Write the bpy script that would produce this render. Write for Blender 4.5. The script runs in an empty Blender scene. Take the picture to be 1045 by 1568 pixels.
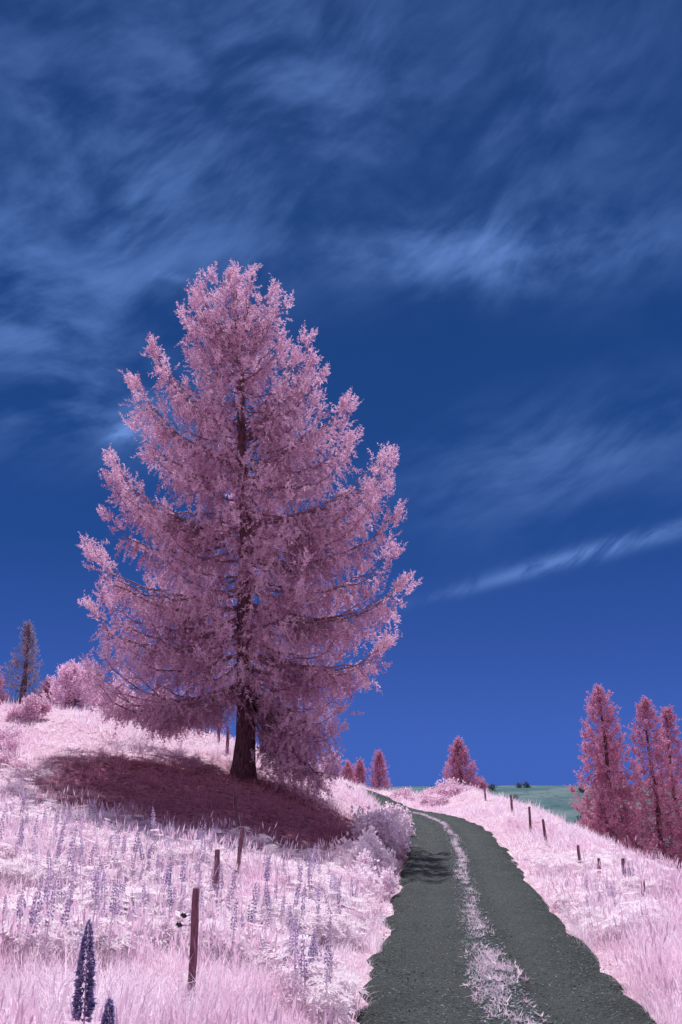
import bpy, math
import numpy as np
from mathutils import Vector
rng = np.random.default_rng(11)
EYE = 2.1
scene = bpy.context.scene

# ------------------------------------------------------------------ helpers
def sstep(a, b, x):
    t = np.clip((x - a) / (b - a), 0, 1)
    return t * t * (3 - 2 * t)

def _hash(ix, iy, seed):
    v = np.sin(ix * 127.1 + iy * 311.7 + seed * 74.7) * 43758.5453
    return v - np.floor(v)

def vn(x, y, seed=0):
    xi = np.floor(x); yi = np.floor(y)
    fx = x - xi; fy = y - yi
    fx = fx * fx * (3 - 2 * fx); fy = fy * fy * (3 - 2 * fy)
    a = _hash(xi, yi, seed); b = _hash(xi + 1, yi, seed)
    c = _hash(xi, yi + 1, seed); d = _hash(xi + 1, yi + 1, seed)
    return (a * (1 - fx) + b * fx) * (1 - fy) + (c * (1 - fx) + d * fx) * fy

def profile(pts, sig=1.6):
    pts = np.array(pts, float)
    ys = np.arange(-60, 400, 0.25)
    v = np.interp(ys, pts[:, 0], pts[:, 1])
    k = np.arange(-24, 25) * 0.25
    w = np.exp(-(k / sig) ** 2 / 2); w /= w.sum()
    vp = np.pad(v, 24, mode='edge')
    v = np.convolve(vp, w, mode='valid')
    return lambda q: np.interp(q, ys, v)

f_xr = profile([(-60, 1.0), (0, 1.3), (9.35, 1.65), (13.3, 1.97), (21.3, 2.8), (27, 3.4), (34, 3.9), (40, 3.95), (400, 3.95)])
f_rz = profile([(-60, -2.4), (0, -2.15), (8, -2.05), (13.3, -1.92), (21.3, -1.65), (26, -1.32), (36, -.80), (47, -.35), (60, -.15), (75, -.3), (100, -2), (140, -7)])
f_A = profile([(-60, .8), (0, .9), (8, 1.3), (20, 2.4), (30, 3.7), (36, 5.25), (42, 5.3), (50, 4.3), (60, 3.2), (80, 2), (120, 1)])
f_R = profile([(-60, .1), (0, .12), (13, .12), (20, .1), (28, .0), (36, .2), (45, .45), (55, .9), (80, 1.0), (120, 1)])

def raw_h(x, y):
    xr = f_xr(y)
    base = f_rz(y)
    sl = np.maximum(0, xr - 1.45 - x)
    left = f_A(y) * (1 - np.exp(-sl / 8.0))
    sr = np.maximum(0, x - xr - 1.4)
    right = f_R(y) * sstep(0, 3, sr)
    q = sr - 3.3
    fall = 0.6 * (np.log1p(np.exp(np.clip(q * 2.2, -30, 30))) / 2.2)
    fall = np.where(q > 13, 0.6 * q, fall)
    h = base + left + right - fall + .8 * np.exp(-((x - 3.0) / 6) ** 2 - ((y - 63) / 6) ** 2)
    h = np.maximum(h, -9)
    r = np.hypot(x * 0.6, y)
    far = -9 + 13.8 * sstep(120, 300, y + 0.05 * x) + 1.0 * (vn(x / 60, y / 60, 3) - .5) + 6 * sstep(60, 300, -x)
    far = far - 3.0 * sstep(320, 1500, y)
    w = sstep(85, 140, r)
    return h * (1 - w) + far * w

# road centre line (Catmull-Rom)
ctrl = np.array([(.7, -22), (1.0, -12), (1.3, 0), (1.65, 9.35), (1.97, 13.3), (2.8, 21.3), (3.4, 27), (3.9, 34), (3.8, 40), (3.0, 45), (1.0, 49.5), (-3, 53.5), (-9, 57), (-18, 60), (-30, 63), (-45, 66)])
def catmull(P, n=26):
    out = []
    for i in range(1, len(P) - 2):
        p0, p1, p2, p3 = P[i - 1], P[i], P[i + 1], P[i + 2]
        for t in np.linspace(0, 1, n, endpoint=False):
            out.append(.5 * ((2 * p1) + (-p0 + p2) * t + (2 * p0 - 5 * p1 + 4 * p2 - p3) * t * t + (-p0 + 3 * p1 - 3 * p2 + p3) * t ** 3))
    return np.array(out)
RC = catmull(ctrl)
RCZ = raw_h(RC[:, 0], RC[:, 1])
kk = np.exp(-(np.arange(-12, 13) / 5.) ** 2 / 2); kk /= kk.sum()
RCZ = np.convolve(np.pad(RCZ, 12, mode='edge'), kk, mode='valid')

def road_dist(x, y):
    x = np.asarray(x, float).ravel(); y = np.asarray(y, float).ravel()
    d = np.full(x.shape, 1e3); z = np.zeros(x.shape)
    m = np.where((x > -50) & (x < 20) & (y > -25) & (y < 75))[0]
    for s in range(0, len(m), 20000):
        idx = m[s:s + 20000]
        D = (x[idx, None] - RC[None, :, 0]) ** 2 + (y[idx, None] - RC[None, :, 1]) ** 2
        j = D.argmin(1)
        d[idx] = np.sqrt(D[np.arange(len(idx)), j]); z[idx] = RCZ[j]
    return d, z

def ground_z(x, y):
    x = np.asarray(x, float); shp = x.shape
    x = x.ravel(); y = np.asarray(y, float).ravel()
    h = raw_h(x, y)
    near = 1 - sstep(60, 110, np.hypot(x, y))
    h = h + near * (.30 * (vn(x * .33, y * .33, 1) - .5) + .16 * (vn(x * 1.1, y * 1.1, 2) - .5) + .06 * (vn(x * 3.1, y * 3.1, 5) - .5))
    d, rz = road_dist(x, y)
    w = sstep(1.35, 2.5, d)
    h = (rz - .07) * (1 - w) + h * w
    return (h + EYE).reshape(shp)
def gz(x, y):
    return float(ground_z(np.array([x]), np.array([y]))[0])

def new_obj(name, me, mat=None, parent=None):
    ob = bpy.data.objects.new(name, me)
    scene.collection.objects.link(ob)
    if mat is not None and me is not None:
        me.materials.append(mat)
    if parent is not None:
        ob.parent = parent
    return ob

def tri_mesh(name, V, T, attrs=None, smooth=False):
    me = bpy.data.meshes.new(name)
    V = np.asarray(V, np.float32); T = np.asarray(T, np.int32)
    k = T.shape[1]
    me.vertices.add(len(V)); me.vertices.foreach_set('co', V.ravel())
    me.loops.add(len(T) * k); me.loops.foreach_set('vertex_index', T.ravel())
    me.polygons.add(len(T))
    me.polygons.foreach_set('loop_start', np.arange(0, len(T) * k, k, dtype=np.int32))
    me.polygons.foreach_set('loop_total', np.full(len(T), k, np.int32))
    if smooth:
        me.polygons.foreach_set('use_smooth', np.ones(len(T), bool))
    if attrs:
        for n, a in attrs.items():
            at = me.attributes.new(n, 'FLOAT', 'POINT')
            at.data.foreach_set('value', np.asarray(a, np.float32))
    me.update(calc_edges=True)
    me.validate()
    return me

class Acc:
    def __init__(s): s.V = []; s.T = []; s.a = []; s.k = []; s.n = 0
    def add(s, V, T, tint=0.5, kind=0.0):
        V = np.asarray(V, float); T = np.asarray(T, int)
        s.V.append(V); s.T.append(T + s.n)
        s.a.append(np.broadcast_to(np.asarray(tint, float), (len(V),)).copy())
        s.k.append(np.broadcast_to(np.asarray(kind, float), (len(V),)).copy())
        s.n += len(V)
    def mesh(s, name, smooth=False):
        return tri_mesh(name, np.concatenate(s.V), np.concatenate(s.T), {'tint': np.concatenate(s.a), 'kind': np.concatenate(s.k)}, smooth)

def tube(P, R, sides=6, cap=True):
    P = np.asarray(P, float); R = np.asarray(R, float); n = len(P)
    tan = np.gradient(P, axis=0); tan /= np.linalg.norm(tan, axis=1)[:, None] + 1e-9
    ref = np.array([0, 0, 1.0]) if abs(tan[0][2]) < .8 else np.array([1.0, 0, 0])
    u = np.cross(tan, ref); u /= np.linalg.norm(u, axis=1)[:, None] + 1e-9
    v = np.cross(tan, u)
    ang = np.linspace(0, 2 * np.pi, sides, endpoint=False)
    V = P[:, None, :] + R[:, None, None] * (np.cos(ang)[None, :, None] * u[:, None, :] + np.sin(ang)[None, :, None] * v[:, None, :])
    V = V.reshape(-1, 3); T = []
    for i in range(n - 1):
        for j in range(sides):
            a = i * sides + j; b = i * sides + (j + 1) % sides
            c = a + sides; d = b + sides
            T += [(a, b, d), (a, d, c)]
    if cap:
        V = np.vstack([V, P[-1], P[0]]); t = len(V) - 2; b0 = len(V) - 1
        for j in range(sides):
            T.append(((n - 1) * sides + j, (n - 1) * sides + (j + 1) % sides, t))
            T.append(((j + 1) % sides, j, b0))
    return V, np.array(T)

def replicate(acc, templates, pos, mats, scale, tint, r, kind=None):
    N = len(pos); pick = r.integers(0, len(templates), N)
    for ti, (tv, tt, tk, tj) in enumerate(templates):
        idx = np.where(pick == ti)[0]
        if not len(idx): continue
        V = np.einsum('nij,vj->nvi', mats[idx], tv) * np.asarray(scale)[idx][:, None, None] + pos[idx][:, None, :]
        nv = len(tv)
        T = tt[None] + (np.arange(len(idx)) * nv)[:, None, None]
        tn = (np.asarray(tint)[idx][:, None] + tj[None]).ravel()
        kd = np.tile(tk, len(idx)) if kind is None else np.repeat(np.asarray(kind)[idx], nv)
        acc.add(V.reshape(-1, 3), T.reshape(-1, 3), tn, kd)

def basis_from_dir(D, r):
    D = D / (np.linalg.norm(D, axis=1)[:, None] + 1e-9)
    q = r.normal(size=D.shape)
    y = np.cross(D, q); y /= np.linalg.norm(y, axis=1)[:, None] + 1e-9
    z = np.cross(D, y)
    return np.stack([D, y, z], axis=2)

def yaw_basis(N, r, tilt=.15):
    up = np.stack([r.normal(0, tilt, N), r.normal(0, tilt, N), np.ones(N)], 1)
    up /= np.linalg.norm(up, axis=1)[:, None]
    a = r.uniform(0, 2 * np.pi, N)
    x = np.stack([np.cos(a), np.sin(a), np.zeros(N)], 1)
    y = np.cross(up, x); y /= np.linalg.norm(y, axis=1)[:, None]
    x = np.cross(y, up)
    return np.stack([x, y, up], axis=2)

# ------------------------------------------------------------------ materials
def nt(name):
    m = bpy.data.materials.new(name); m.use_nodes = True
    t = m.node_tree; t.nodes.clear()
    out = t.nodes.new('ShaderNodeOutputMaterial')
    return m, t, out

def mixrgb(t, fac, a, b, mode='MIX'):
    n = t.nodes.new('ShaderNodeMix'); n.data_type = 'RGBA'; n.blend_type = mode; n.clamp_factor = True
    for sock, val in ((n.inputs[0], fac), (n.inputs[6], a), (n.inputs[7], b)):
        if isinstance(val, bpy.types.NodeSocket): t.links.new(val, sock)
        elif isinstance(val, (int, float)): sock.default_value = val
        else: sock.default_value = (*val, 1)
    return n.outputs[2]

def math_n(t, op, a, b=None, c=None):
    n = t.nodes.new('ShaderNodeMath'); n.operation = op
    for i, v in enumerate((a, b, c)):
        if v is None: continue
        if isinstance(v, bpy.types.NodeSocket): t.links.new(v, n.inputs[i])
        else: n.inputs[i].default_value = v
    return n.outputs[0]

def mrange(t, v, a, b, c=0., d=1., smooth=True):
    n = t.nodes.new('ShaderNodeMapRange')
    n.interpolation_type = 'SMOOTHSTEP' if smooth else 'LINEAR'
    t.links.new(v, n.inputs[0])
    for i, q in enumerate((a, b, c, d)): n.inputs[i + 1].default_value = q
    return n.outputs[0]

def noise_n(t, vec, scale, detail=4, rough=.55, dist=0.):
    n = t.nodes.new('ShaderNodeTexNoise')
    n.inputs['Scale'].default_value = scale; n.inputs['Detail'].default_value = detail
    n.inputs['Roughness'].default_value = rough; n.inputs['Distortion'].default_value = dist
    if vec is not None: t.links.new(vec, n.inputs['Vector'])
    return n.outputs['Fac']

def attr(t, name):
    n = t.nodes.new('ShaderNodeAttribute'); n.attribute_name = name
    return n.outputs['Fac']

def foliage_mat(name, dark, light, transl=.4, tcol=None, flower_or_shade=None, flower_or_shade2=None):
    m, t, out = nt(name)
    tint = attr(t, 'tint')
    col = mixrgb(t, tint, dark, light)
    if flower_or_shade:
        fc = mixrgb(t, tint, flower_or_shade, flower_or_shade2)
        col = mixrgb(t, attr(t, 'kind'), col, fc)
    d = t.nodes.new('ShaderNodeBsdfDiffuse'); t.links.new(col, d.inputs[0])
    tr = t.nodes.new('ShaderNodeBsdfTranslucent')
    tc = mixrgb(t, 1.0, col, tcol or (1, .88, .95), 'MULTIPLY'); t.links.new(tc, tr.inputs[0])
    mx = t.nodes.new('ShaderNodeMixShader'); mx.inputs[0].default_value = transl
    t.links.new(d.outputs[0], mx.inputs[1]); t.links.new(tr.outputs[0], mx.inputs[2])
    t.links.new(mx.outputs[0], out.inputs[0])
    return m

def wood_mat(name, a, b, scale=6):
    m, t, out = nt(name)
    tc = t.nodes.new('ShaderNodeTexCoord')
    mp = t.nodes.new('ShaderNodeMapping'); mp.inputs['Scale'].default_value = (1, 1, .18)
    t.links.new(tc.outputs['Object'], mp.inputs[0])
    n = noise_n(t, mp.outputs[0], scale * 3, 6, .65)
    f = mrange(t, n, .35, .65)
    col = mixrgb(t, f, a, b)
    p = t.nodes.new('ShaderNodeBsdfPrincipled'); t.links.new(col, p.inputs['Base Color']); p.inputs['Roughness'].default_value = .9
    bp = t.nodes.new('ShaderNodeBump'); bp.inputs['Strength'].default_value = .8; bp.inputs['Distance'].default_value = .03
    t.links.new(n, bp.inputs['Height']); t.links.new(bp.outputs[0], p.inputs['Normal'])
    t.links.new(p.outputs[0], out.inputs[0])
    return m

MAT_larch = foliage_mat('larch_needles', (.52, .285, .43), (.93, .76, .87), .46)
MAT_dark = foliage_mat('spruce_needles_dark', (.44, .17, .27), (.80, .48, .62), .4)
MAT_teal = foliage_mat('spruce_needles_teal', (.10, .20, .26), (.62, .44, .54), .35)
MAT_bush = foliage_mat('shrub_leaves', (.76, .54, .67), (.98, .93, .98), .42)
MAT_grass = foliage_mat('grass_blades', (.85, .63, .76), (.98, .93, .98), .5, (1, .95, .99), (.34, .12, .19), (.58, .29, .38))  # last two colours: maroon blades that paint the larch's shadow
MAT_lup = foliage_mat('lupine', (.85, .72, .82), (.98, .96, .98), .4, None, (.34, .30, .54), (.78, .68, .86))
MAT_lup2 = foliage_mat('lupine_near', (.80, .60, .72), (.97, .92, .96), .4, None, (.15, .16, .38), (.66, .58, .82))
MAT_bark = wood_mat('bark', (.05, .018, .028), (.17, .07, .10))
MAT_limb = wood_mat('limb_bark', (.13, .055, .085), (.34, .17, .24))
MAT_post = wood_mat('weathered_post', (.12, .04, .065), (.30, .13, .18), 5)

SHADE_C = (-3.0, 25.8)  # centre of the tree shadow painted into ground and grass
def ground_material():
    m, t, out = nt('meadow_ground')
    g = t.nodes.new('ShaderNodeNewGeometry')
    pos = g.outputs['Position']
    n1 = noise_n(t, pos, .55, 5, .6)
    n2 = noise_n(t, pos, 7, 6, .7)
    n3 = noise_n(t, pos, 40, 3, .7)
    col = mixrgb(t, mrange(t, n1, .35, .65), (.80, .59, .70), (.94, .84, .90))
    col = mixrgb(t, mrange(t, n2, .38, .62), (.56, .34, .44), col)
    col = mixrgb(t, mrange(t, n3, .35, .65), mixrgb(t, .25, col, (.45, .22, .3)), col)
    sub = t.nodes.new('ShaderNodeVectorMath'); sub.operation = 'SUBTRACT'; t.links.new(pos, sub.inputs[0]); sub.inputs[1].default_value = (SHADE_C[0], SHADE_C[1], 0)
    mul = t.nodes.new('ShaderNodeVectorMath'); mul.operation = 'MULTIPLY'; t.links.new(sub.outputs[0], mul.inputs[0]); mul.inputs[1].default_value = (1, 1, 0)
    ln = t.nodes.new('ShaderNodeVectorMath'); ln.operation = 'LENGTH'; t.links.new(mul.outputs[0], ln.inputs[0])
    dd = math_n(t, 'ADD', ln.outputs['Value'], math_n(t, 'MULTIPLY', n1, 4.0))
    shade_fac = mrange(t, dd, 6.4, 8.8, 1, 0)
    col = mixrgb(t, shade_fac, col, mixrgb(t, mrange(t, n2, .35, .65), (.14, .045, .07), (.44, .19, .26)))  # maroon patch puts the larch's shade into the ground colour
    sx = t.nodes.new('ShaderNodeSeparateXYZ'); t.links.new(pos, sx.inputs[0])
    nf = noise_n(t, pos, .05, 5, .6); nf2 = noise_n(t, pos, .35, 3, .6)
    farc = mixrgb(t, mrange(t, nf, .4, .6), (.075, .14, .155), (.14, .20, .21))
    farc = mixrgb(t, mrange(t, nf2, .55, .7), farc, (.05, .085, .10))
    col = mixrgb(t, mrange(t, sx.outputs[1], 95, 125), col, farc)
    p = t.nodes.new('ShaderNodeBsdfDiffuse'); t.links.new(col, p.inputs[0])
    bp = t.nodes.new('ShaderNodeBump'); bp.inputs['Strength'].default_value = .6; bp.inputs['Distance'].default_value = .1
    hh = math_n(t, 'ADD', n2, math_n(t, 'MULTIPLY', n3, .4))
    t.links.new(hh, bp.inputs['Height']); t.links.new(bp.outputs[0], p.inputs['Normal'])
    t.links.new(p.outputs[0], out.inputs[0])
    return m

def road_material():
    m, t, out = nt('gravel_road')
    g = t.nodes.new('ShaderNodeNewGeometry'); pos = g.outputs['Position']
    n1 = noise_n(t, pos, 1.2, 5, .6); n2 = noise_n(t, pos, 18, 6, .85); n3 = noise_n(t, pos, 60, 3, .7)
    vor = t.nodes.new('ShaderNodeTexVoronoi'); vor.inputs['Scale'].default_value = 34; t.links.new(pos, vor.inputs['Vector'])
    col = mixrgb(t, mrange(t, n1, .3, .7), (.048, .062, .060), (.085, .102, .098))
    col = mixrgb(t, mrange(t, n2, .47, .64), col, (.19, .215, .21))
    col = mixrgb(t, mrange(t, n3, .36, .52, 1, 0), col, (.014, .02, .022))
    tr = attr(t, 'tint')
    col = mixrgb(t, math_n(t, 'MULTIPLY', tr, .35), col, (.14, .155, .155))
    p = t.nodes.new('ShaderNodeBsdfPrincipled'); t.links.new(col, p.inputs['Base Color']); p.inputs['Roughness'].default_value = .95
    p.inputs['Specular IOR Level'].default_value = .1
    bp = t.nodes.new('ShaderNodeBump'); bp.inputs['Strength'].default_value = 1.0; bp.inputs['Distance'].default_value = .05
    t.links.new(math_n(t, 'ADD', n2, math_n(t, 'MULTIPLY', vor.outputs['Distance'], .7)), bp.inputs['Height'])
    t.links.new(bp.outputs[0], p.inputs['Normal'])
    t.links.new(p.outputs[0], out.inputs[0])
    return m

# ------------------------------------------------------------------ terrain
def axis(lo, hi, step, limlo, limhi, g=1.13):
    c = list(np.arange(lo, hi + 1e-6, step)); s = step; v = c[-1]
    while v < limhi: s *= g; v += s; c.append(v)
    s = step; v = c[0]; pre = []
    while v > limlo: s *= g; v -= s; pre.append(v)
    return np.array(pre[::-1] + c)
xs = axis(-20, 14, .28, -1800, 1800); ys = axis(2, 66, .28, -300, 2500)
GX, GY = np.meshgrid(xs, ys)
GZ = ground_z(GX, GY)
V = np.stack([GX.ravel(), GY.ravel(), GZ.ravel()], 1)
nx, ny = len(xs), len(ys)
I = (np.arange(ny - 1)[:, None] * nx + np.arange(nx - 1)[None, :]).ravel()
Q = np.stack([I, I + 1, I + nx + 1, I + nx], 1)
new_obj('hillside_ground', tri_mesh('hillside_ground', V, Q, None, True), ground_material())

# road ribbon
tan = np.gradient(RC, axis=0); tan /= np.linalg.norm(tan, axis=1)[:, None]
nor = np.stack([tan[:, 1], -tan[:, 0]], 1)
offs = np.array([-1.5, -1.36, -1.0, -.65, -.35, -.15, .15, .35, .65, 1.0, 1.36, 1.5])
zoff = np.array([-.12, .0, .0, -.035, .0, .035, .035, .0, -.035, .0, .0, -.12])
trk = np.array([0, .1, .5, 1, .5, 0, 0, .5, 1, .5, .1, 0])
RV = []; RT = []
for i in range(len(RC)):
    e = .26 * (vn(np.array([i * .5]), np.array([0.]), 9)[0] - .5); e2 = .26 * (vn(np.array([i * .5]), np.array([5.]), 9)[0] - .5)
    for j, o in enumerate(offs):
        oo = o + (e if j < 2 else e2 if j > 9 else 0)
        p = RC[i] + nor[i] * oo
        RV.append((p[0], p[1], RCZ[i] + EYE + zoff[j] + .012)); RT.append(trk[j])
RV = np.array(RV); no = len(offs)
I = (np.arange(len(RC) - 1)[:, None] * no + np.arange(no - 1)[None, :]).ravel()
RQ = np.stack([I, I + 1, I + no + 1, I + no], 1)
new_obj('gravel_road', tri_mesh('gravel_road', RV, RQ, {'tint': RT}, True), road_material())

# ------------------------------------------------------------------ templates
def spray_template(r, n=20, ln=.26, wd=.06):
    V = []; T = []; tj = []
    for k in range(n):
        t = r.uniform(0, 1); a = r.uniform(0, 2 * np.pi)
        d = np.array([r.uniform(.2, 1.0), math.cos(a), math.sin(a)]); d /= np.linalg.norm(d)
        b = np.array([t, 0, 0]) + r.normal(0, .03, 3)
        L = ln * (1.15 - .6 * t) * r.uniform(.7, 1.3)
        s = np.cross(d, r.normal(size=3)); s /= np.linalg.norm(s)
        i = len(V); V += [b - s * wd * .5, b + s * wd * .5, b + d * L]; T.append((i, i + 1, i + 2))
        j = r.normal(0, .08); tj += [j - .06, j - .06, j + .08]
    i = len(V); V += [np.array([0, -.012, 0]), np.array([0, .012, 0]), np.array([1.05, 0, 0])]; T.append((i, i + 1, i + 2)); tj += [-.3, -.3, -.1]
    return np.array(V), np.array(T), np.zeros(len(V)), np.array(tj)

def leaf_template(r, n=12):
    V = []; T = []; tj = []
    for k in range(n):
        b = r.normal(0, .28, 3); d = r.normal(size=3) + np.array([.6, 0, 0]); d /= np.linalg.norm(d)
        s = np.cross(d, r.normal(size=3)); s /= np.linalg.norm(s)
        L = r.uniform(.25, .5); w = L * .36
        i = len(V); V += [b, b + d * L * .45 + s * w, b + d * L, b + d * L * .45 - s * w]
        T += [(i, i + 1, i + 2), (i, i + 2, i + 3)]; j = r.normal(0, .12); tj += [j] * 4
    return np.array(V), np.array(T), np.zeros(len(V)), np.array(tj)

def tuft_template(r, n=13, segs=True, w=.011, h=.36, lmax=1.0):
    V = []; T = []; tj = []
    for k in range(n):
        a = r.uniform(0, 2 * np.pi); b = np.array([math.cos(a), math.sin(a), 0]) * r.uniform(0, .11)
        a2 = a + r.normal(0, .8); lean = r.uniform(.1, lmax)
        dx = np.array([math.cos(a2), math.sin(a2), 0])
        a3 = r.uniform(0, 6.28); sd = np.array([math.cos(a3), math.sin(a3), 0])
        H = h * r.uniform(.5, 1.3)
        m = b + dx * lean * H * .35 + np.array([0, 0, H * .6]); tp = b + dx * lean * H * 1.1 + np.array([0, 0, H * (1 - lean * .35)])
        i = len(V); j = r.normal(0, .1)
        if segs:
            V += [b - sd * w * .5, b + sd * w * .5, m + sd * w * .42, m - sd * w * .42, tp]
            T += [(i, i + 1, i + 2), (i, i + 2, i + 3), (i + 3, i + 2, i + 4)]; tj += [j - .25, j - .25, j, j, j + .12]
        else:
            V += [b - sd * w, b + sd * w, tp]; T.append((i, i + 1, i + 2)); tj += [j - .2, j - .2, j + .1]
    return np.array(V), np.array(T), np.zeros(len(V)), np.array(tj)

def seed_template(r, n=5):
    V = []; T = []; tj = []
    for k in range(n):
        b = np.array([*r.normal(0, .06, 2), 0]); H = r.uniform(.38, .62); ln = r.normal(0, .16, 2)
        tp = b + np.array([ln[0] * H, ln[1] * H, H]); a3 = r.uniform(0, 6.28); sd = np.array([math.cos(a3), math.sin(a3), 0]); w = .0035
        m = b + (tp - b) * .72
        i = len(V); V += [b - sd * w, b + sd * w, m]; T.append((i, i + 1, i + 2)); tj += [-.25] * 3
        i = len(V); V += [m, m + (tp - m) * .45 + sd * .012, tp, m + (tp - m) * .45 - sd * .012]; T += [(i, i + 1, i + 2), (i, i + 2, i + 3)]; tj += [-.12] * 4
    return np.array(V), np.array(T), np.zeros(len(V)), np.array(tj)

def palm_leaf(V, T, K, tj, c, up, size, r, n=9, j=0):
    up = up / np.linalg.norm(up); x = np.cross(up, r.normal(size=3)); x /= np.linalg.norm(x); y = np.cross(up, x)
    for k in range(n):
        a = k / n * 2 * np.pi
        d = math.cos(a) * x + math.sin(a) * y + up * .28; s = -math.sin(a) * x + math.cos(a) * y
        i = len(V); V += [c, c + d * size * .6 + s * size * .13, c + d * size - up * size * .12, c + d * size * .6 - s * size * .13]
        T += [(i, i + 1, i + 2), (i, i + 2, i + 3)]; K += [0] * 4; tj += [j - .1, j, j + .1, j]

def lupine_template(r, H=.85, spike=.32, petals=70, leaves=7, leafsize=.1, wid=.035, has_spike=True, pl=.022, per=7):
    V = []; T = []; K = []; tj = []
    if has_spike:
        bx, by = r.normal(0, .03, 2)
        P = [np.array([0, 0, 0]), np.array([.01 + bx * .4, .01, H * .5]), np.array([bx, .02 + by, H])]
        tv, tt = tube(P, [.007, .006, .002], 4, False)
        T += [tuple(q + len(V)) for q in tt]; V += list(tv); K += [0.15] * len(tv); tj += [-.3] * len(tv)
        rows = max(8, petals // per)
        for rr in range(rows):
            f = rr / (rows - 1); z = H - spike + spike * f
            rad = wid * (1 - f) ** .5 * (1 if f > .06 else .7) + .004
            fx = max(0, z / H)
            for q in range(per):
                if r.random() < .08: continue
                a = (q + .5 * (rr % 2)) / per * 2 * np.pi + r.normal(0, .2)
                o = np.array([math.cos(a), math.sin(a), 0]); s = np.array([-math.sin(a), math.cos(a), 0])
                c = np.array([bx * (fx * 1.2 - .2), (.02 + by) * fx, z + r.normal(0, spike / rows * .25)]) + o * rad * .35
                L = rad * r.uniform(.65, 1.15) + .004; w = pl * .5 * (1 - f * .6)
                i = len(V)
                V += [c, c + o * L * .6 + s * w + np.array([0, 0, pl * .5]), c + o * L + np.array([0, 0, pl * .25]), c + o * L * .6 - s * w + np.array([0, 0, pl * .5]), c + o * L * .7 - np.array([0, 0, pl * .35])]
                T += [(i, i + 1, i + 2), (i, i + 2, i + 3), (i, i + 1, i + 4), (i, i + 4, i + 3)]
                K += [1] * 5; j = r.normal(0, .2) + .1 * f; tj += [j - .25, j + .1, j + .3, j + .1, j - .1]
    for k in range(leaves):
        a = r.uniform(0, 2 * np.pi); z = r.uniform(.12, .62) * H; rad = r.uniform(.06, .2)
        c = np.array([math.cos(a) * rad, math.sin(a) * rad, z])
        palm_leaf(V, T, K, tj, c, np.array([math.cos(a) * .4, math.sin(a) * .4, 1.]), leafsize * r.uniform(.7, 1.25), r, 9, r.normal(0, .1))
        i = len(V); V += [np.array([0, 0, z * .6]), np.array([.006, .006, z * .6]), c]; T.append((i, i + 1, i + 2)); K += [0] * 3; tj += [-.2] * 3
    return np.array(V), np.array(T), np.array(K, float), np.array(tj)

SPRAY = [spray_template(rng, 19, .26, .085) for _ in range(6)]
SPRAYF = [spray_template(rng, 14, .32, .12) for _ in range(5)]
LEAF = [leaf_template(rng) for _ in range(5)]

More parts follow.
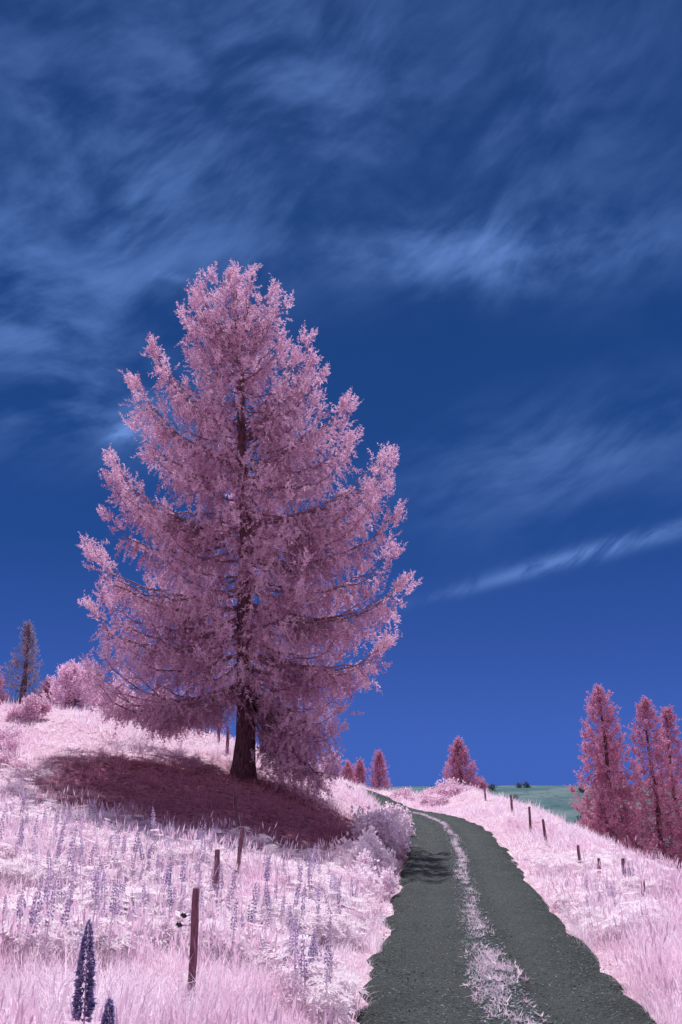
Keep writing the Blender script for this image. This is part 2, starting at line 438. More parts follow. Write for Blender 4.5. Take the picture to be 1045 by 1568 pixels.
# ------------------------------------------------------------------ tree generator
def make_tree(name, base, H, axf, envf, limbs, mat, r, spray=SPRAY, sc=.42, step=.17, twig=True, trunk_r=.38, droop=.5, tint0=.5, extra=None, inner=.22, h0min=2.2, rise_k=.6, umin=.8, lumpy=0., clearf=None):
    base = np.array(base, float)
    par = bpy.data.objects.new(name, None); scene.collection.objects.link(par); par.location = base
    trunk = Acc(); wood = Acc(); fol = Acc()
    hs = np.linspace(-.3, H * .985, 26)
    P = np.array([[*axf(max(h, 0)), h] for h in hs])
    R = trunk_r * (1 - np.clip(hs / H, 0, 1)) ** .85 + .02
    R[0] *= 1.5; R[1] *= 1.15
    v, t = tube(P, R, 14)
    v = v + (r.normal(0, .006, v.shape)); trunk.add(v, t)
    Ppos = []; Pdir = []; Psc = []; Pt = []
    specs = []
    for i in range(limbs):
        f = (i + r.uniform(0, 1)) / limbs
        Ht = h0min + .3 + (H - h0min - .5) * f
        phi = i * 2.39996 + r.normal(0, .25)
        u = r.uniform(umin, 1.02) if r.random() > .08 else r.uniform(1.02, 1.08)
        if lumpy:
            q1 = vn(np.array([math.cos(phi) * 1.9 + Ht * .33 + 7]), np.array([math.sin(phi) * 1.9 - Ht * .5 + 3]), 17)[0]
            q2 = vn(np.array([math.cos(phi) * 2.2 - Ht * .4 + 20]), np.array([math.sin(phi) * 2.2 + Ht * .6 + 9]), 18)[0]
            u *= 1 - lumpy * (1 - q1) * (1 if Ht < H * .85 else .3)
            if q2 < .30 and Ht < H * .85: u *= .5
        rise = .0 + rise_k * (Ht / H) ** 1.8 + r.normal(0, .08)
        specs.append((Ht, phi, u, rise, None))
    if extra: specs += extra
    for (Ht, phi, u, rise, Rfix) in specs:
        Rr = (Rfix if Rfix else envf(Ht, phi)) * u
        H0 = Ht - rise * Rr
        H0 = min(max(H0, h0min * r.uniform(.95, 1.5)), H * .97)
        a0 = np.array(axf(H0))
        n = 12; ts = np.linspace(0, 1, n)
        wob = r.normal(0, .07)
        dx, dy = math.cos(phi), math.sin(phi)
        rad = Rr * ts; lat = Rr * wob * np.sin(ts * 3.0)
        z = H0 + (Ht - H0) * ts - .12 * Rr * np.sin(np.pi * ts) + .10 * Rr * np.clip((ts - .7) / .3, 0, 1) ** 2
        LP = np.stack([a0[0] + dx * rad - dy * lat, a0[1] + dy * rad + dx * lat, z], 1)
        LP += r.normal(0, .015 * Rr, LP.shape) * np.linspace(0, 1, n)[:, None]
        lr = (.010 + .010 * Rr) * (1 - ts) ** .8 + .005
        v, t = tube(LP, lr, 5, False); wood.add(v, t)
        limb_t = r.normal(0, .15)
        L = Rr; ns = max(3, int(L * (1 - inner) / step))
        for k in range(ns):
            tt = inner + (1 - inner) * (k + r.uniform(0, 1)) / ns
            p = np.array([np.interp(tt, ts, LP[:, c]) for c in range(3)])
            tg = np.array([np.interp(min(1, tt + .05), ts, LP[:, c]) - np.interp(tt - .05, ts, LP[:, c]) for c in range(3)]); tg /= np.linalg.norm(tg) + 1e-9
            for sd in (-1, 1):
                side = np.array([-dy, dx, 0]) * sd
                dr = droop * r.uniform(.3, 1.7) * (1 - .45 * tt)
                tl = (.44 + .65 * (1 - tt) * min(1, L / 4)) * r.uniform(.5, 1.35) * min(1., .4 + L / 5)
                if tt > .9: dr = -.3 * r.uniform(-.3, 1.3)
                d = side * r.uniform(.3, 1.) + tg * r.uniform(.2, .8) + np.array([0, 0, -dr])
                d /= np.linalg.norm(d)
                m = max(1, int(tl / .18))
                e = p + d * tl
                if twig and tl > .45:
                    e2 = e + np.array([0, 0, -.1 * tl])
                    vv, t2 = tube(np.array([p, (p + e) * .5, e2]), [.010, .007, .003], 3, False); wood.add(vv, t2)
                for q in range(m):
                    g = (q + r.uniform(0, 1)) / m
                    pp = p + d * tl * g + r.normal(0, .05, 3) - np.array([0, 0, droop * .45 * tl * g * g])
                    dd = d * .7 + r.normal(0, .42, 3) + np.array([0, 0, -1.1 * droop if tt < .87 else .25])
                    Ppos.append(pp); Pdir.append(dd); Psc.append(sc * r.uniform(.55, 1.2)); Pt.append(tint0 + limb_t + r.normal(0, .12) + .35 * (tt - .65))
        for q in range(8):
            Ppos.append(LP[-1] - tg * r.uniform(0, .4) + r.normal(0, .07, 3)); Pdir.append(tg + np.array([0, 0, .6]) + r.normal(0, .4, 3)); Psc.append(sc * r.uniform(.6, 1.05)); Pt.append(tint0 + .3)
    for q in range(int(60 + H * 4)):
        f = r.uniform(0, 1) ** .6
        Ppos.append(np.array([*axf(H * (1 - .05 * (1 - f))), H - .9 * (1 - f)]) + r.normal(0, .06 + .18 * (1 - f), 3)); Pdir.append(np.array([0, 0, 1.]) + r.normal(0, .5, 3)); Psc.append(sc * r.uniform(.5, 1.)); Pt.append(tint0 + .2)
    Ppos = np.array(Ppos); Pdir = np.array(Pdir); Psc = np.array(Psc); Pt = np.array(Pt)
    if clearf is not None:
        k = ~clearf(Ppos); Ppos, Pdir, Psc, Pt = Ppos[k], Pdir[k], Psc[k], Pt[k]
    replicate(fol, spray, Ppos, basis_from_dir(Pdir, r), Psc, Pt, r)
    new_obj('trunk', trunk.mesh('trunk', True), MAT_bark, par)
    new_obj('limbs', wood.mesh('limbs', True), MAT_limb, par)
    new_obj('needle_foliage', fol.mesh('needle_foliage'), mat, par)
    return par

# big larch
HT = 19.7
eH = [-.8, 0, 1.2, 2.2, 3, 4.2, 5, 6.5, 7.7, 9, 10.5, 11.6, 13, 14.35, 15.8, 16.4, 17.25, 18.3, 19.0, 19.8]
eL = [4, 4, 4.5, 5.9, 6.5, 6.2, 6.0, 5.7, 5.7, 5.4, 5.2, 4.5, 4.5, 4.2, 3.4, 3.4, 3.5, 3.3, 2.7, 1.5]
eR = [3.2, 3.4, 3.5, 3.6, 4.1, 5.2, 5.4, 5.9, 5.9, 5.9, 5.6, 4.9, 4.0, 3.1, 2.4, 1.9, 1.3, 1.1, .8, -.2]
def ax_larch(h):
    t = h / 20.
    return (-1.15 * t ** 1.9 + .05 * math.sin(h * .9), .12 * math.sin(h * .5))
def env_larch(h, phi):
    c, s = math.cos(phi), math.sin(phi)
    a = ax_larch(h)[0]
    L = np.interp(h, eH, eL) + a; R = np.interp(h, eH, eR) - a
    F = .5 * (L + R) * .9
    side = R if c > 0 else L
    return max(.35, side * c * c + F * s * s)
TX, TY = -3.3, 30.0
rl = np.random.default_rng(5)
extra = []
for i in range(26):
    extra.append((rl.uniform(-.9, 2.2), rl.uniform(-1.0, .6), rl.uniform(.62, 1.02), 0.0, 3.6))
for i in range(10):
    extra.append((rl.uniform(2.4, 3.4), rl.uniform(2.4, 4.0), rl.uniform(.8, 1.0), 0.0, None))
for i in range(9):
    extra.append((rl.uniform(15.0, 16.5), rl.uniform(-.5, .5), rl.uniform(.75, .95), 1.3, 3.0))
for i in range(34):
    extra.append((rl.uniform(16.8, 19.3), rl.uniform(0, 6.28), rl.uniform(.6, 1.0), 1.2, None))
for (h, ph, rr, ri) in [(16.0, 3.1, 3.9, .9), (15.7, 3.3, 3.6, .8), (14.4, 3.05, 4.6, .7), (14.0, 3.3, 4.3, .6), (13.1, 2.9, 4.6, .5), (11.0, 3.2, 5.4, .4), (10.6, 3.0, 5.3, .35), (9.9, 3.3, 5.2, .3), (7.5, 3.1, 5.9, .2), (7.1, 3.3, 5.7, .15), (6.2, 3.0, 5.7, .1), (5.2, 3.2, 5.8, .1),
                        (14.9, .1, 3.2, .8), (13.5, .0, 4.3, .6), (13.1, -.2, 4.2, .55), (12.6, .2, 4.4, .5), (11.2, .1, 5.5, .4), (10.8, -.15, 5.5, .35), (10.2, .15, 5.6, .3), (8.6, -.1, 5.7, .2), (7.4, .1, 5.8, .15), (6.2, 0., 6.1, .05), (6.0, -.12, 6.0, .03), (4.3, .1, 5.3, -.05), (4.0, -.1, 5.1, -.1)]:
    for k in range(2):
        extra.append((h + rl.normal(0, .12), ph + rl.normal(0, .06), rl.uniform(.93, 1.02), ri + rl.normal(0, .04), rr))
make_tree('larch_tree', (TX, TY, gz(TX, TY)), HT, ax_larch, env_larch, 165, MAT_larch, rl, sc=.47, step=.19, trunk_r=.34, droop=.8, extra=extra, tint0=.45, umin=.72, lumpy=.34,
          clearf=lambda p: (p[:, 2] < 1.75 + .25 * np.sin(p[:, 0] * 3)) & (p[:, 0] < .75 + .15 * p[:, 1].clip(-4, 0)))

def conifer(x, y, ztop, rad, mat, seed, name='conifer_tree', n=60, power=.8, tint0=.4, sc=.5, step=.26, umin=.68):
    r = np.random.default_rng(seed)
    zb = gz(x, y); H = ztop + EYE - zb
    def env(h, phi):
        f = max(0, 1 - h / H)
        return max(.15, rad * f ** power * (1 + .15 * math.sin(phi * 2 + seed)))
    make_tree(name, (x, y, zb), H, lambda h: (.08 * math.sin(h * .7 + seed), 0), env, n, mat, r, spray=SPRAYF, sc=sc, step=step, twig=False, trunk_r=.1 + rad * .06, droop=.35, tint0=tint0, inner=.12, h0min=min(.5, H * .06), rise_k=.5, umin=umin)

conifer(17.9, 60, 7.2, 2.7, MAT_dark, 21, 'spruce_tree', 105, .5, sc=.62, umin=.6)
conifer(21.3, 61, 6.6, 2.5, MAT_dark, 22, 'spruce_tree', 95, .5, sc=.62, umin=.6)
conifer(23.4, 63, 6.2, 2.4, MAT_dark, 23, 'spruce_tree', 90, .5, sc=.62, umin=.6)
conifer(19.8, 66, 4.8, 2.6, MAT_dark, 24, 'spruce_tree', 70, .55, sc=.66)
conifer(26.5, 62, 5.2, 2.4, MAT_dark, 25, 'spruce_tree', 70, .55, sc=.66)
conifer(16.9, 58, .4, 1.6, MAT_dark, 37, 'spruce_tree', 40, .6, sc=.6)
conifer(10.0, 75, 4.9, 1.9, MAT_dark, 26, 'spruce_tree', 70, .7, sc=.6)
conifer(12.0, 76, 1.7, 1.2, MAT_dark, 27, 'spruce_tree', 30, .8)
conifer(3.4, 78, 4.1, 1.2, MAT_dark, 28, 'spruce_tree', 50, .7)
conifer(1.6, 76, 3.2, 1.0, MAT_dark, 29, 'spruce_tree', 40, .7)
conifer(.5, 74, 3.0, 1.1, MAT_dark, 30, 'spruce_tree', 40, .7)
conifer(-17.7, 48, 9.5, 1.8, MAT_teal, 31, 'spruce_tree', 50, .85, .35, sc=.40)
conifer(-19.6, 48, 7.3, 1.5, MAT_dark, 32, 'spruce_tree', 50, .8, .45)
conifer(-16.6, 49, 6.4, 1.0, MAT_dark, 33, 'spruce_tree', 34, .8, .5)
conifer(-12.4, 40, 6.1, 1.5, MAT_larch, 34, 'young_larch_tree', 60, .6, .85, .42)
conifer(-10.6, 41, 5.3, 1.5, MAT_larch, 35, 'young_larch_tree', 50, .6, .85, .42)
conifer(-8.6, 41, 4.9, 1.4, MAT_larch, 36, 'young_larch_tree', 50, .6, .8, .42)

# shrubs
def shrub(x, y, rx, ry, rz, n, sc, tint0, mat, seed, name='shrub'):
    r = np.random.default_rng(seed); z = gz(x, y)
    nb = 9
    cc = r.normal(0, .5, (nb, 3)); cc[:, 2] = np.abs(cc[:, 2]) * .8; cr_ = r.uniform(.22, .5, nb)
    which = r.integers(0, nb, n)
    d = r.normal(size=(n, 3)); d /= np.linalg.norm(d, axis=1)[:, None]
    rad = r.uniform(.2, 1.1, n) ** .6
    p = cc[which] + d * (rad * cr_[which])[:, None]
    p[:, 2] = np.abs(p[:, 2])
    p = p * np.array([rx, ry, rz])
    acc = Acc()
    replicate(acc, LEAF, p, basis_from_dir(d + np.array([0, 0, .5]), r), sc * r.uniform(.5, 1.3, n), tint0 + r.normal(0, .18, n) + .3 * (rad - .8), r)
    par = bpy.data.objects.new(name, None); scene.collection.objects.link(par); par.location = (x, y, z - .05)
    new_obj('leaves', acc.mesh('leaves'), mat, par)
    w = Acc()
    for k in range(nb):
        e = cc[k] * np.array([rx, ry, rz])
        v, t = tube([np.zeros(3), e * .5 + np.array([0, 0, rz * .12]), e], [.02, .013, .005], 5); w.add(v, t)
    new_obj('stems', w.mesh('stems'), MAT_bark, par)

shrub(1.0, 24.6, .65, .8, 1.1, 600, .25, .9, MAT_bush, 41)
shrub(1.35, 28.2, .6, .9, 1.1, 500, .25, .85, MAT_bush, 42)
shrub(.75, 21.6, .6, .8, .95, 520, .24, .95, MAT_bush, 43)
shrub(.55, 18.6, .45, .6, .6, 300, .2, .95, MAT_bush, 54)
shrub(1.8, 34.5, .6, 1.2, .7, 400, .24, .8, MAT_bush, 44)
shrub(1.6, 31.3, .65, .9, 1.1, 450, .24, .8, MAT_bush, 51)
shrub(-12.0, 33.5, .7, .7, .9, 600, .22, .0, MAT_bush, 46)
shrub(-9.2, 37.0, .9, .7, .7, 400, .22, .7, MAT_bush, 47)
shrub(-10.6, 27.5, .8, .6, .45, 300, .22, .2, MAT_bush, 52)
rs = np.random.default_rng(90)
for i, (sx_, sy_) in enumerate([(-8.8, 23.0), (-6.6, 19.5), (-7.4, 17.5), (-9.8, 25.5), (-5.2, 16.5), (-11.5, 30.5), (-7.9, 21.0)]):
    shrub(sx_, sy_, rs.uniform(.4, .75), rs.uniform(.35, .6), rs.uniform(.25, .42), 220, .19, rs.uniform(.1, .9), MAT_bush, 100 + i)
shrub(5.3, 52, .9, .7, .75, 400, .26, .25, MAT_bush, 48)
shrub(2.4, 57, 2.0, .9, .6, 400, .3, .4, MAT_bush, 49)
shrub(7.5, 57, 2.0, .9, .5, 400, .3, .45, MAT_bush, 50)

# distant tree line in the valley
rf = np.random.default_rng(88); acc = Acc(); n = 110
X = rf.uniform(24, 95, n); Y = rf.uniform(168, 180, n); Y[80:] = rf.uniform(190, 270, 30)
for i in range(n):
    hh = rf.uniform(.7, 1.7); q = 22
    p = rf.normal(0, .35, (q, 3)) * np.array([hh * .8, hh * .8, hh * .8]) + np.array([X[i], Y[i], gz(X[i], Y[i]) + hh * .4])
    replicate(acc, LEAF, p, basis_from_dir(rf.normal(size=(q, 3)), rf), np.full(q, hh * .7), np.full(q, rf.uniform(0, .6)), rf)
MAT_far = foliage_mat('distant_tree_foliage', (.07, .12, .14), (.22, .26, .32), .2)
new_obj('distant_trees', acc.mesh('distant_trees'), MAT_far)

# ------------------------------------------------------------------ grass
def scatter(N, y0, y1, r, wfac=.5, wadd=1.5):
    u = r.uniform(0, 1, N); y = y0 * (y1 / y0) ** u
    x = r.uniform(-1, 1, N) * (wfac * y + wadd)
    return x, y
def field_tint(x, y):
    return .55 + .85 * (vn(x * .45, y * .35, 12) - .5) + .6 * (vn(x * 1.6, y * 1.6, 13) - .5) + .12 * sstep(9, 13, y)
def shade_mask(x, y):  # mask for the tree shade painted into the grass tint
    return 1 - sstep(4.2, 6.8, np.hypot(x - SHADE_C[0], y - SHADE_C[1]) + 2.6 * (vn(x * .6, y * .6, 8) - .5))

acc = Acc()
rg = np.random.default_rng(3)
TN = [tuft_template(rg, 13, True, .008, .30) for _ in range(6)]
TF = [tuft_template(rg, 12, False, .012, .29) for _ in range(6)]
def grass_band(N, y0, y1, temps, s0, s1):
    x, y = scatter(N, y0, y1, rg)
    d, _ = road_dist(x, y)
    shd = shade_mask(x, y)
    keep = (d > 1.32 + .34 * vn(x * 2, y * 2, 4)) & (rg.random(len(x)) > .4 * shd)
    x, y, d, shd = x[keep], y[keep], d[keep], shd[keep]
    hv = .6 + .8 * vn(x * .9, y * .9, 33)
    s = np.interp(y, [y0, y1], [s0, s1]) * rg.uniform(.55, 1.3, len(x)) * hv * np.clip(.5 + (d - 1.3) * .8, .5, 1) * (1 - .25 * shd)
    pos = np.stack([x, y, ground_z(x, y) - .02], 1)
    replicate(acc, temps, pos, yaw_basis(len(x), rg, .22), s, field_tint(x, y) + rg.normal(0, .12, len(x)), rg, shd)
grass_band(20000, 4.6, 15, TN, 1.0, 1.0)
grass_band(23000, 13, 66, TF, 1.0, 1.15)
SD = [seed_template(rg) for _ in range(5)]
x, y = scatter(5200, 4.8, 26, rg); d, _ = road_dist(x, y)
k = (d > 1.5) & (vn(x * .7, y * .7, 41) > .4) & (shade_mask(x, y) < .5); x, y = x[k], y[k]
replicate(acc, SD, np.stack([x, y, ground_z(x, y) - .02], 1), yaw_basis(len(x), rg, .1), rg.uniform(.7, 1.2, len(x)), .2 + rg.normal(0, .15, len(x)), rg)
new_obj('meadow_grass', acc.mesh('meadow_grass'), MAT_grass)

# centre strip vegetation on the road
acc = Acc(); N = 5600
i44 = int(np.searchsorted(RC[:, 1], 46)); i5 = int(np.searchsorted(RC[:, 1], 4))
j = (rg.uniform(0, 1, N) ** 1.1 * (i44 - i5) + i5).astype(int)
hw = np.interp(RC[j, 1], [5, 10, 13, 16, 24, 45], [.27, .24, .18, .12, .09, .05])
o = rg.normal(0, .55, N) * hw + .03 + .05 * np.sin(RC[j, 1] * 1.1)
px = RC[j, 0] + nor[j, 0] * o + rg.normal(0, .02, N); py = RC[j, 1] + nor[j, 1] * o + rg.uniform(-.2, .2, N)
k = vn(px * 6.5, py * 3.6, 15) > .40
px, py, j = px[k], py[k], j[k]
pos = np.stack([px, py, RCZ[j] + EYE + .02], 1)
TS = [tuft_template(rg, 9, False, .02, .12, 1.8) for _ in range(4)]
replicate(acc, TS, pos, yaw_basis(len(px), rg, .8), rg.uniform(.2, .6, len(px)), .55 + rg.normal(0, .35, len(px)), rg)
new_obj('road_centre_grass', acc.mesh('road_centre_grass'), MAT_grass)

# gravel stones
oct_v = np.array([(1, 0, 0), (-1, 0, 0), (0, 1, 0), (0, -1, 0), (0, 0, .7), (0, 0, -.7)], float)
oct_t = np.array([(0, 2, 4), (2, 1, 4), (1, 3, 4), (3, 0, 4), (2, 0, 5), (1, 2, 5), (3, 1, 5), (0, 3, 5)])
acc = Acc(); N = 20000
j = (rg.uniform(0, 1, N) ** 1.5 * (i44 - i5) + i5).astype(int)
o = np.where(rg.random(N) < .4, rg.normal(0, .18, N), rg.uniform(-1.5, 1.5, N))
pos = np.stack([RC[j, 0] + nor[j, 0] * o, RC[j, 1] + nor[j, 1] * o + rg.uniform(-.3, .3, N), RCZ[j] + EYE + .010 + np.interp(o, offs, zoff)], 1)
tmp = [(oct_v * rg.uniform(.7, 1.2, (6, 1)), oct_t, np.zeros(6), np.zeros(6)) for _ in range(5)]
ctr = np.abs(o) < .3
replicate(acc, tmp, pos, yaw_basis(N, rg, .6), rg.uniform(.005, .016, N) * np.where(ctr, 1.5, 1), rg.uniform(0, 1, N) ** 2 + .35 * ctr, rg)
mst, t, out = nt('gravel_stone'); c = mixrgb(t, attr(t, 'tint'), (.06, .075, .075), (.40, .43, .48)); dfn = t.nodes.new('ShaderNodeBsdfDiffuse'); t.links.new(c, dfn.inputs[0]); t.links.new(dfn.outputs[0], out.inputs[0])
new_obj('gravel_stones', acc.mesh('gravel_stones'), mst)

# ------------------------------------------------------------------ lupines
acc = Acc()
LT = [lupine_template(rg, rg.uniform(.5, .78), rg.uniform(.22, .34), 66, 6, .085, .03) for _ in range(9)]
LR = [lupine_template(rg, .42, 0, 0, 10, .105, 0, False) for _ in range(5)]
x, y = scatter(7500, 7.5, 25, rg, .42, .5)
d, _ = road_dist(x, y)
k = (d > 1.7) & (vn(x * .7, y * .5, 22) + .2 * (x < 0) + .25 * sstep(9, 12, y) > .74) & (shade_mask(x, y) < .4)
x, y = x[k], y[k]
pos = np.stack([x, y, ground_z(x, y) - .02], 1)
replicate(acc, LR, pos, yaw_basis(len(x), rg, .25), rg.uniform(.5, 1.3, len(x)), .72 + rg.normal(0, .22, len(x)), rg)
x, y = scatter(1250, 7.5, 18, rg, .42, .5)
d, _ = road_dist(x, y)
k = (d > 1.8) & (vn(x * .7, y * .5, 22) + .3 * (x < 0) + .16 * sstep(9.5, 13, y) > .78) & (shade_mask(x, y) < .6)
x, y = x[k], y[k]
pos = np.stack([x, y, ground_z(x, y) - .02], 1)
replicate(acc, LT, pos, yaw_basis(len(x), rg, .12), rg.uniform(.5, 1.2, len(x)), .5 + rg.normal(0, .3, len(x)), rg)
new_obj('lupine_flowers', acc.mesh('lupine_flowers'), MAT_lup)

def hero_lupine(x, y, ztop, spike, wid, seed):
    r = np.random.default_rng(seed); zb = gz(x, y)
    tv, tt, tk, tj = lupine_template(r, ztop + EYE - zb, spike, 300, 20, .16, wid, True, .026, 10)
    a = Acc(); a.add(tv, tt, .45 + tj, tk)
    ob = new_obj('lupine_plant', a.mesh('lupine_plant'), MAT_lup2); ob.location = (x, y, zb)
hero_lupine(-1.28, 4.85, -.58, .44, .050, 61)
hero_lupine(-1.02, 4.4, -.85, .32, .045, 62)
hero_lupine(-1.25, 4.3, -.97, .22, .040, 63)

# ------------------------------------------------------------------ fences
mblk, t, out = nt('black_insulator'); pp = t.nodes.new('ShaderNodeBsdfPrincipled'); nn = noise_n(t, None, 20); t.links.new(mixrgb(t, nn, (.008, .008, .012), (.02, .02, .03)), pp.inputs['Base Color']); pp.inputs['Roughness'].default_value = .4; t.links.new(pp.outputs[0], out.inputs[0])
mwire, t, out = nt('fence_wire'); pp = t.nodes.new('ShaderNodeBsdfPrincipled'); nn = noise_n(t, None, 9); t.links.new(mixrgb(t, nn, (.12, .08, .09), (.3, .25, .27)), pp.inputs['Base Color']); pp.inputs['Roughness'].default_value = .6; t.links.new(pp.outputs[0], out.inputs[0])
def fence(posts, seed, ins=False):
    r = np.random.default_rng(seed)
    par = bpy.data.objects.new('wire_fence', None); scene.collection.objects.link(par)
    tops = []
    for i, (x, y, h, rad, lean) in enumerate(posts):
        z = gz(x, y)
        n = 9; ts = np.linspace(-.2, 1, n)
        P = np.stack([x + lean * ts * h + r.normal(0, .004, n), y + r.normal(0, .004, n), z + ts * h], 1)
        v, t = tube(P, rad * (1.08 - .14 * ts) * r.uniform(.93, 1.07, n), 9)
        v[-2] += np.array([0, 0, .012]); a = Acc(); a.add(v, t)
        new_obj('post_%d' % (i + 1), a.mesh('post'), MAT_post, par)
        tops.append((P[-1], h))
    w = Acc()
    for (p, h1), (q, h2) in zip(tops[:-1], tops[1:]):
        for fr in (.12, .5):
            a = p - np.array([0, 0, h1 * fr]); b = q - np.array([0, 0, h2 * fr]); ts = np.linspace(0, 1, 9)
            L = a[None] * (1 - ts[:, None]) + b[None] * ts[:, None]; L[:, 2] -= .08 * np.sin(np.pi * ts)
            v, t = tube(L, np.full(9, .0022), 4); w.add(v, t)
    new_obj('wires', w.mesh('wires'), mwire, par)
    if ins:
        x, y, h, rad, lean = posts[0]; z = gz(x, y); a = Acc()
        for dz, dx in ((.76, -.10), (.68, -.14)):
            c = np.array([x + dx, y - .01, z + dz * h + .0])
            v, t = tube([c + np.array([-.03, 0, 0]), c + np.array([-.017, 0, .012]), c, c + np.array([.026, 0, -.005])], [.010, .022, .025, .008], 10); a.add(v, t)
            v, t = tube([c, np.array([x, y, z + dz * h])], [.004, .004], 5); a.add(v, t)
        new_obj('insulators', a.mesh('insulators'), mblk, par)
fence([(-1.37, 8.8, .98, .036, .0), (-1.82, 13.5, .80, .042, .0), (-1.72, 15.2, .82, .036, .10), (-2.45, 21, .9, .045, 0), (-4.35, 33.8, 1.0, .06, 0), (-5.0, 36, 1.0, .06, 0)], 71, True)
fence([(5.35, 16.5, .42, .035, .05), (5.7, 18.6, .5, .038, 0), (5.42, 19.4, .52, .038, .03), (5.75, 22.2, .55, .036, 0), (6.05, 27, .65, .04, -.05), (6.25, 30, .8, .042, .0), (7.2, 38, .78, .05, -.03), (7.7, 48, .85, .05, 0)], 72)

# ------------------------------------------------------------------ sky
w = bpy.data.worlds.new('World'); scene.world = w; w.use_nodes = True
t = w.node_tree; t.nodes.clear()
out = t.nodes.new('ShaderNodeOutputWorld'); bg = t.nodes.new('ShaderNodeBackground'); t.links.new(bg.outputs[0], out.inputs[0])
ELEV = math.radians(60); AZ = math.atan2(-.06, 1)
tc = t.nodes.new('ShaderNodeTexCoord'); dirv = tc.outputs['Generated']
sp = t.nodes.new('ShaderNodeSeparateXYZ'); t.links.new(dirv, sp.inputs[0])
az = math_n(t, 'ARCTAN2', sp.outputs[0], sp.outputs[1]); el = math_n(t, 'ARCSINE', sp.outputs[2])
azd = math_n(t, 'MULTIPLY', az, 57.2958); eld = math_n(t, 'MULTIPLY', el, 57.2958)
ramp = t.nodes.new('ShaderNodeValToRGB'); t.links.new(sp.outputs[2], ramp.inputs[0])
cr = ramp.color_ramp
stops = [(0, (.050, .125, .50)), (.07, (.047, .118, .48)), (.16, (.032, .088, .37)), (.28, (.015, .063, .265)), (.48, (.010, .051, .21)), (.75, (.012, .046, .18)), (1, (.02, .05, .17))]
cr.elements[0].position = 0; cr.elements[0].color = (*stops[0][1], 1); cr.elements[1].position = 1; cr.elements[1].color = (*stops[-1][1], 1)
for p, c in stops[1:-1]:
    e = cr.elements.new(p); e.color = (*c, 1)
sky = t.nodes.new('ShaderNodeTexSky'); sky.sky_type = 'NISHITA'; sky.sun_disc = False; sky.sun_elevation = ELEV; sky.sun_rotation = AZ
base = mixrgb(t, 1.0, ramp.outputs[0], mixrgb(t, 1.0, sky.outputs[0], (.0006, .0010, .0015), 'MULTIPLY'), 'ADD')
cmb = t.nodes.new('ShaderNodeCombineXYZ'); t.links.new(azd, cmb.inputs[0]); t.links.new(eld, cmb.inputs[1])
warp = t.nodes.new('ShaderNodeTexNoise'); warp.inputs['Scale'].default_value = .06; warp.inputs['Detail'].default_value = 1.2; t.links.new(cmb.outputs[0], warp.inputs['Vector'])
wv = t.nodes.new('ShaderNodeVectorMath'); wv.operation = 'MULTIPLY_ADD'; t.links.new(warp.outputs['Color'], wv.inputs[0]); wv.inputs[1].default_value = (8, 8, 0); t.links.new(cmb.outputs[0], wv.inputs[2])
def cl_noise(rot, sx, sy, det, rough, dist=.6):
    mp = t.nodes.new('ShaderNodeMapping'); mp.vector_type = 'TEXTURE'
    mp.inputs['Rotation'].default_value = (0, 0, math.radians(rot)); mp.inputs['Scale'].default_value = (sx, sy, 1)
    t.links.new(wv.outputs[0], mp.inputs[0])
    return noise_n(t, mp.outputs[0], 1.0, det, rough, dist)
nA = cl_noise(10, 10, 4.2, 7, .52, .1)
nB = cl_noise(32, 4.0, 1.3, 5, .6, .1)
nC = cl_noise(-20, 14, 9, 4, .5, .1)
def gauss(a0, e0, sa, se, amp, rot=0):
    ca, sn = math.cos(math.radians(rot)), math.sin(math.radians(rot))
    da = math_n(t, 'SUBTRACT', azd, a0); de = math_n(t, 'SUBTRACT', eld, e0)
    u = math_n(t, 'ADD', math_n(t, 'MULTIPLY', da, ca / sa), math_n(t, 'MULTIPLY', de, sn / sa))
    v = math_n(t, 'ADD', math_n(t, 'MULTIPLY', da, -sn / se), math_n(t, 'MULTIPLY', de, ca / se))
    q = math_n(t, 'ADD', math_n(t, 'MULTIPLY', u, u), math_n(t, 'MULTIPLY', v, v))
    return math_n(t, 'MULTIPLY', math_n(t, 'EXPONENT', math_n(t, 'MULTIPLY', q, -1)), amp)
def addall(L):
    s = L[0]
    for q in L[1:]: s = math_n(t, 'ADD', s, q)
    return s
ms = addall([gauss(-20, 40, 12, 10, .50), gauss(-22, 29, 9, 4.0, .62, -15), gauss(-20, 23.5, 8, 2.4, .6), gauss(-3, 46, 12, 7, .42), gauss(12, 35, 13, 2.4, .85, -4), gauss(15, 21.5, 10, 3.6, .62, 8), gauss(18, 42, 14, 8, .30), gauss(-14, 35, 9, 5, .32)])
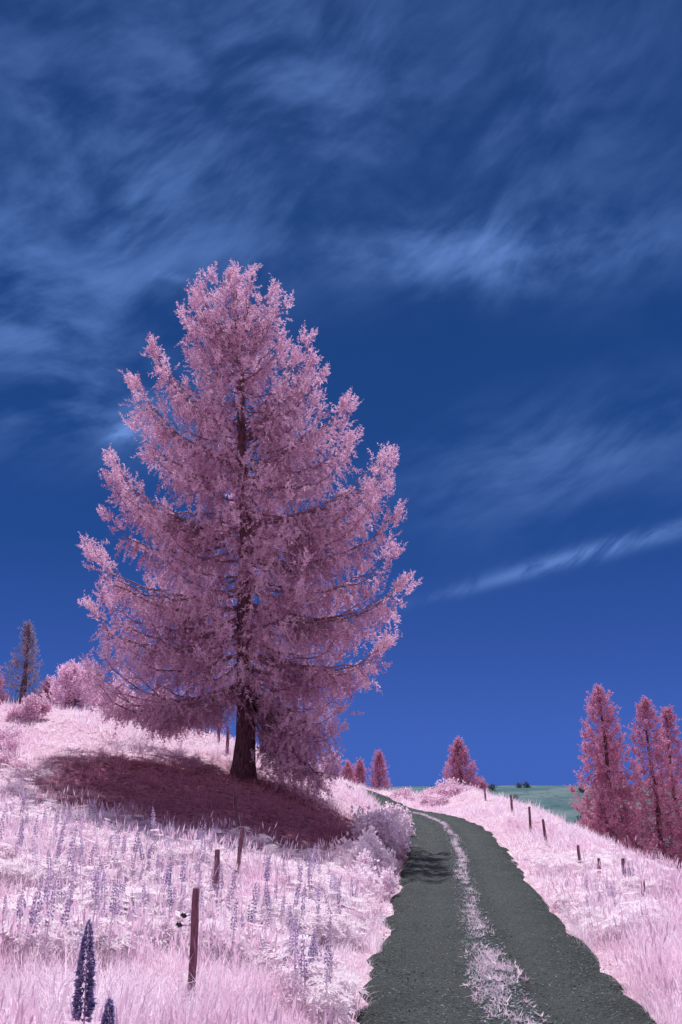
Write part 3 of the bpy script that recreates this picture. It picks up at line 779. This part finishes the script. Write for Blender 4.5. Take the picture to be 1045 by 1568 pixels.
dens = mrange(t, math_n(t, 'ADD', math_n(t, 'MULTIPLY', nA, .6), math_n(t, 'ADD', math_n(t, 'MULTIPLY', nB, .22), math_n(t, 'MULTIPLY', nC, .3))), .42, .76)
dens = math_n(t, 'MULTIPLY', dens, ms)
streak = addall([gauss(19, 15.8, 7, .6, .62, 10), gauss(11.5, 14.2, 6, .4, .42, 13), gauss(-15.6, 23.3, 1.1, .45, .9, 20), gauss(-12.4, 23.2, .9, .4, .8), gauss(-13, 33.5, 1.3, .3, .3)])
dens = math_n(t, 'ADD', dens, math_n(t, 'MULTIPLY', streak, mrange(t, nB, .32, .6, .2, 1)))
col = mixrgb(t, mrange(t, dens, 0, 1.0, 0, 1, False), base, (.14, .27, .66))
back_fill = math_n(t, 'MULTIPLY', mrange(t, sp.outputs[1], .05, -.35), mrange(t, sp.outputs[2], -.02, .12))
bn = noise_n(t, dirv, 2.2, 6, .6, .4)
back_fill = math_n(t, 'MULTIPLY', back_fill, mrange(t, bn, .33, .6))
col = mixrgb(t, back_fill, col, (.68, .54, .66))  # unseen pinkish cloud bank behind the camera, added as fill light
t.links.new(col, bg.inputs[0]); bg.inputs[1].default_value = 1.0

# ------------------------------------------------------------------ sun
sd = bpy.data.lights.new('sun', 'SUN'); sd.energy = 5.0; sd.angle = math.radians(.5); sd.color = (1, .97, .965)
so = bpy.data.objects.new('sun', sd); scene.collection.objects.link(so)
S = Vector((math.sin(AZ) * math.cos(ELEV), math.cos(AZ) * math.cos(ELEV), math.sin(ELEV)))
so.rotation_euler = S.to_track_quat('Z', 'Y').to_euler(); so.location = S * 60

# ------------------------------------------------------------------ camera
cd = bpy.data.cameras.new('camera'); cam = bpy.data.objects.new('camera', cd); scene.collection.objects.link(cam)
cd.sensor_fit = 'VERTICAL'; cd.sensor_height = 36; cd.lens = 30; cd.clip_end = 6000; cd.clip_start = .1
cam.location = (0, 0, EYE); cam.rotation_euler = (math.radians(90 + 18.8), 0, 0)
scene.camera = cam
scene.view_settings.view_transform = 'Standard'; scene.view_settings.look = 'None'; scene.view_settings.exposure = 0
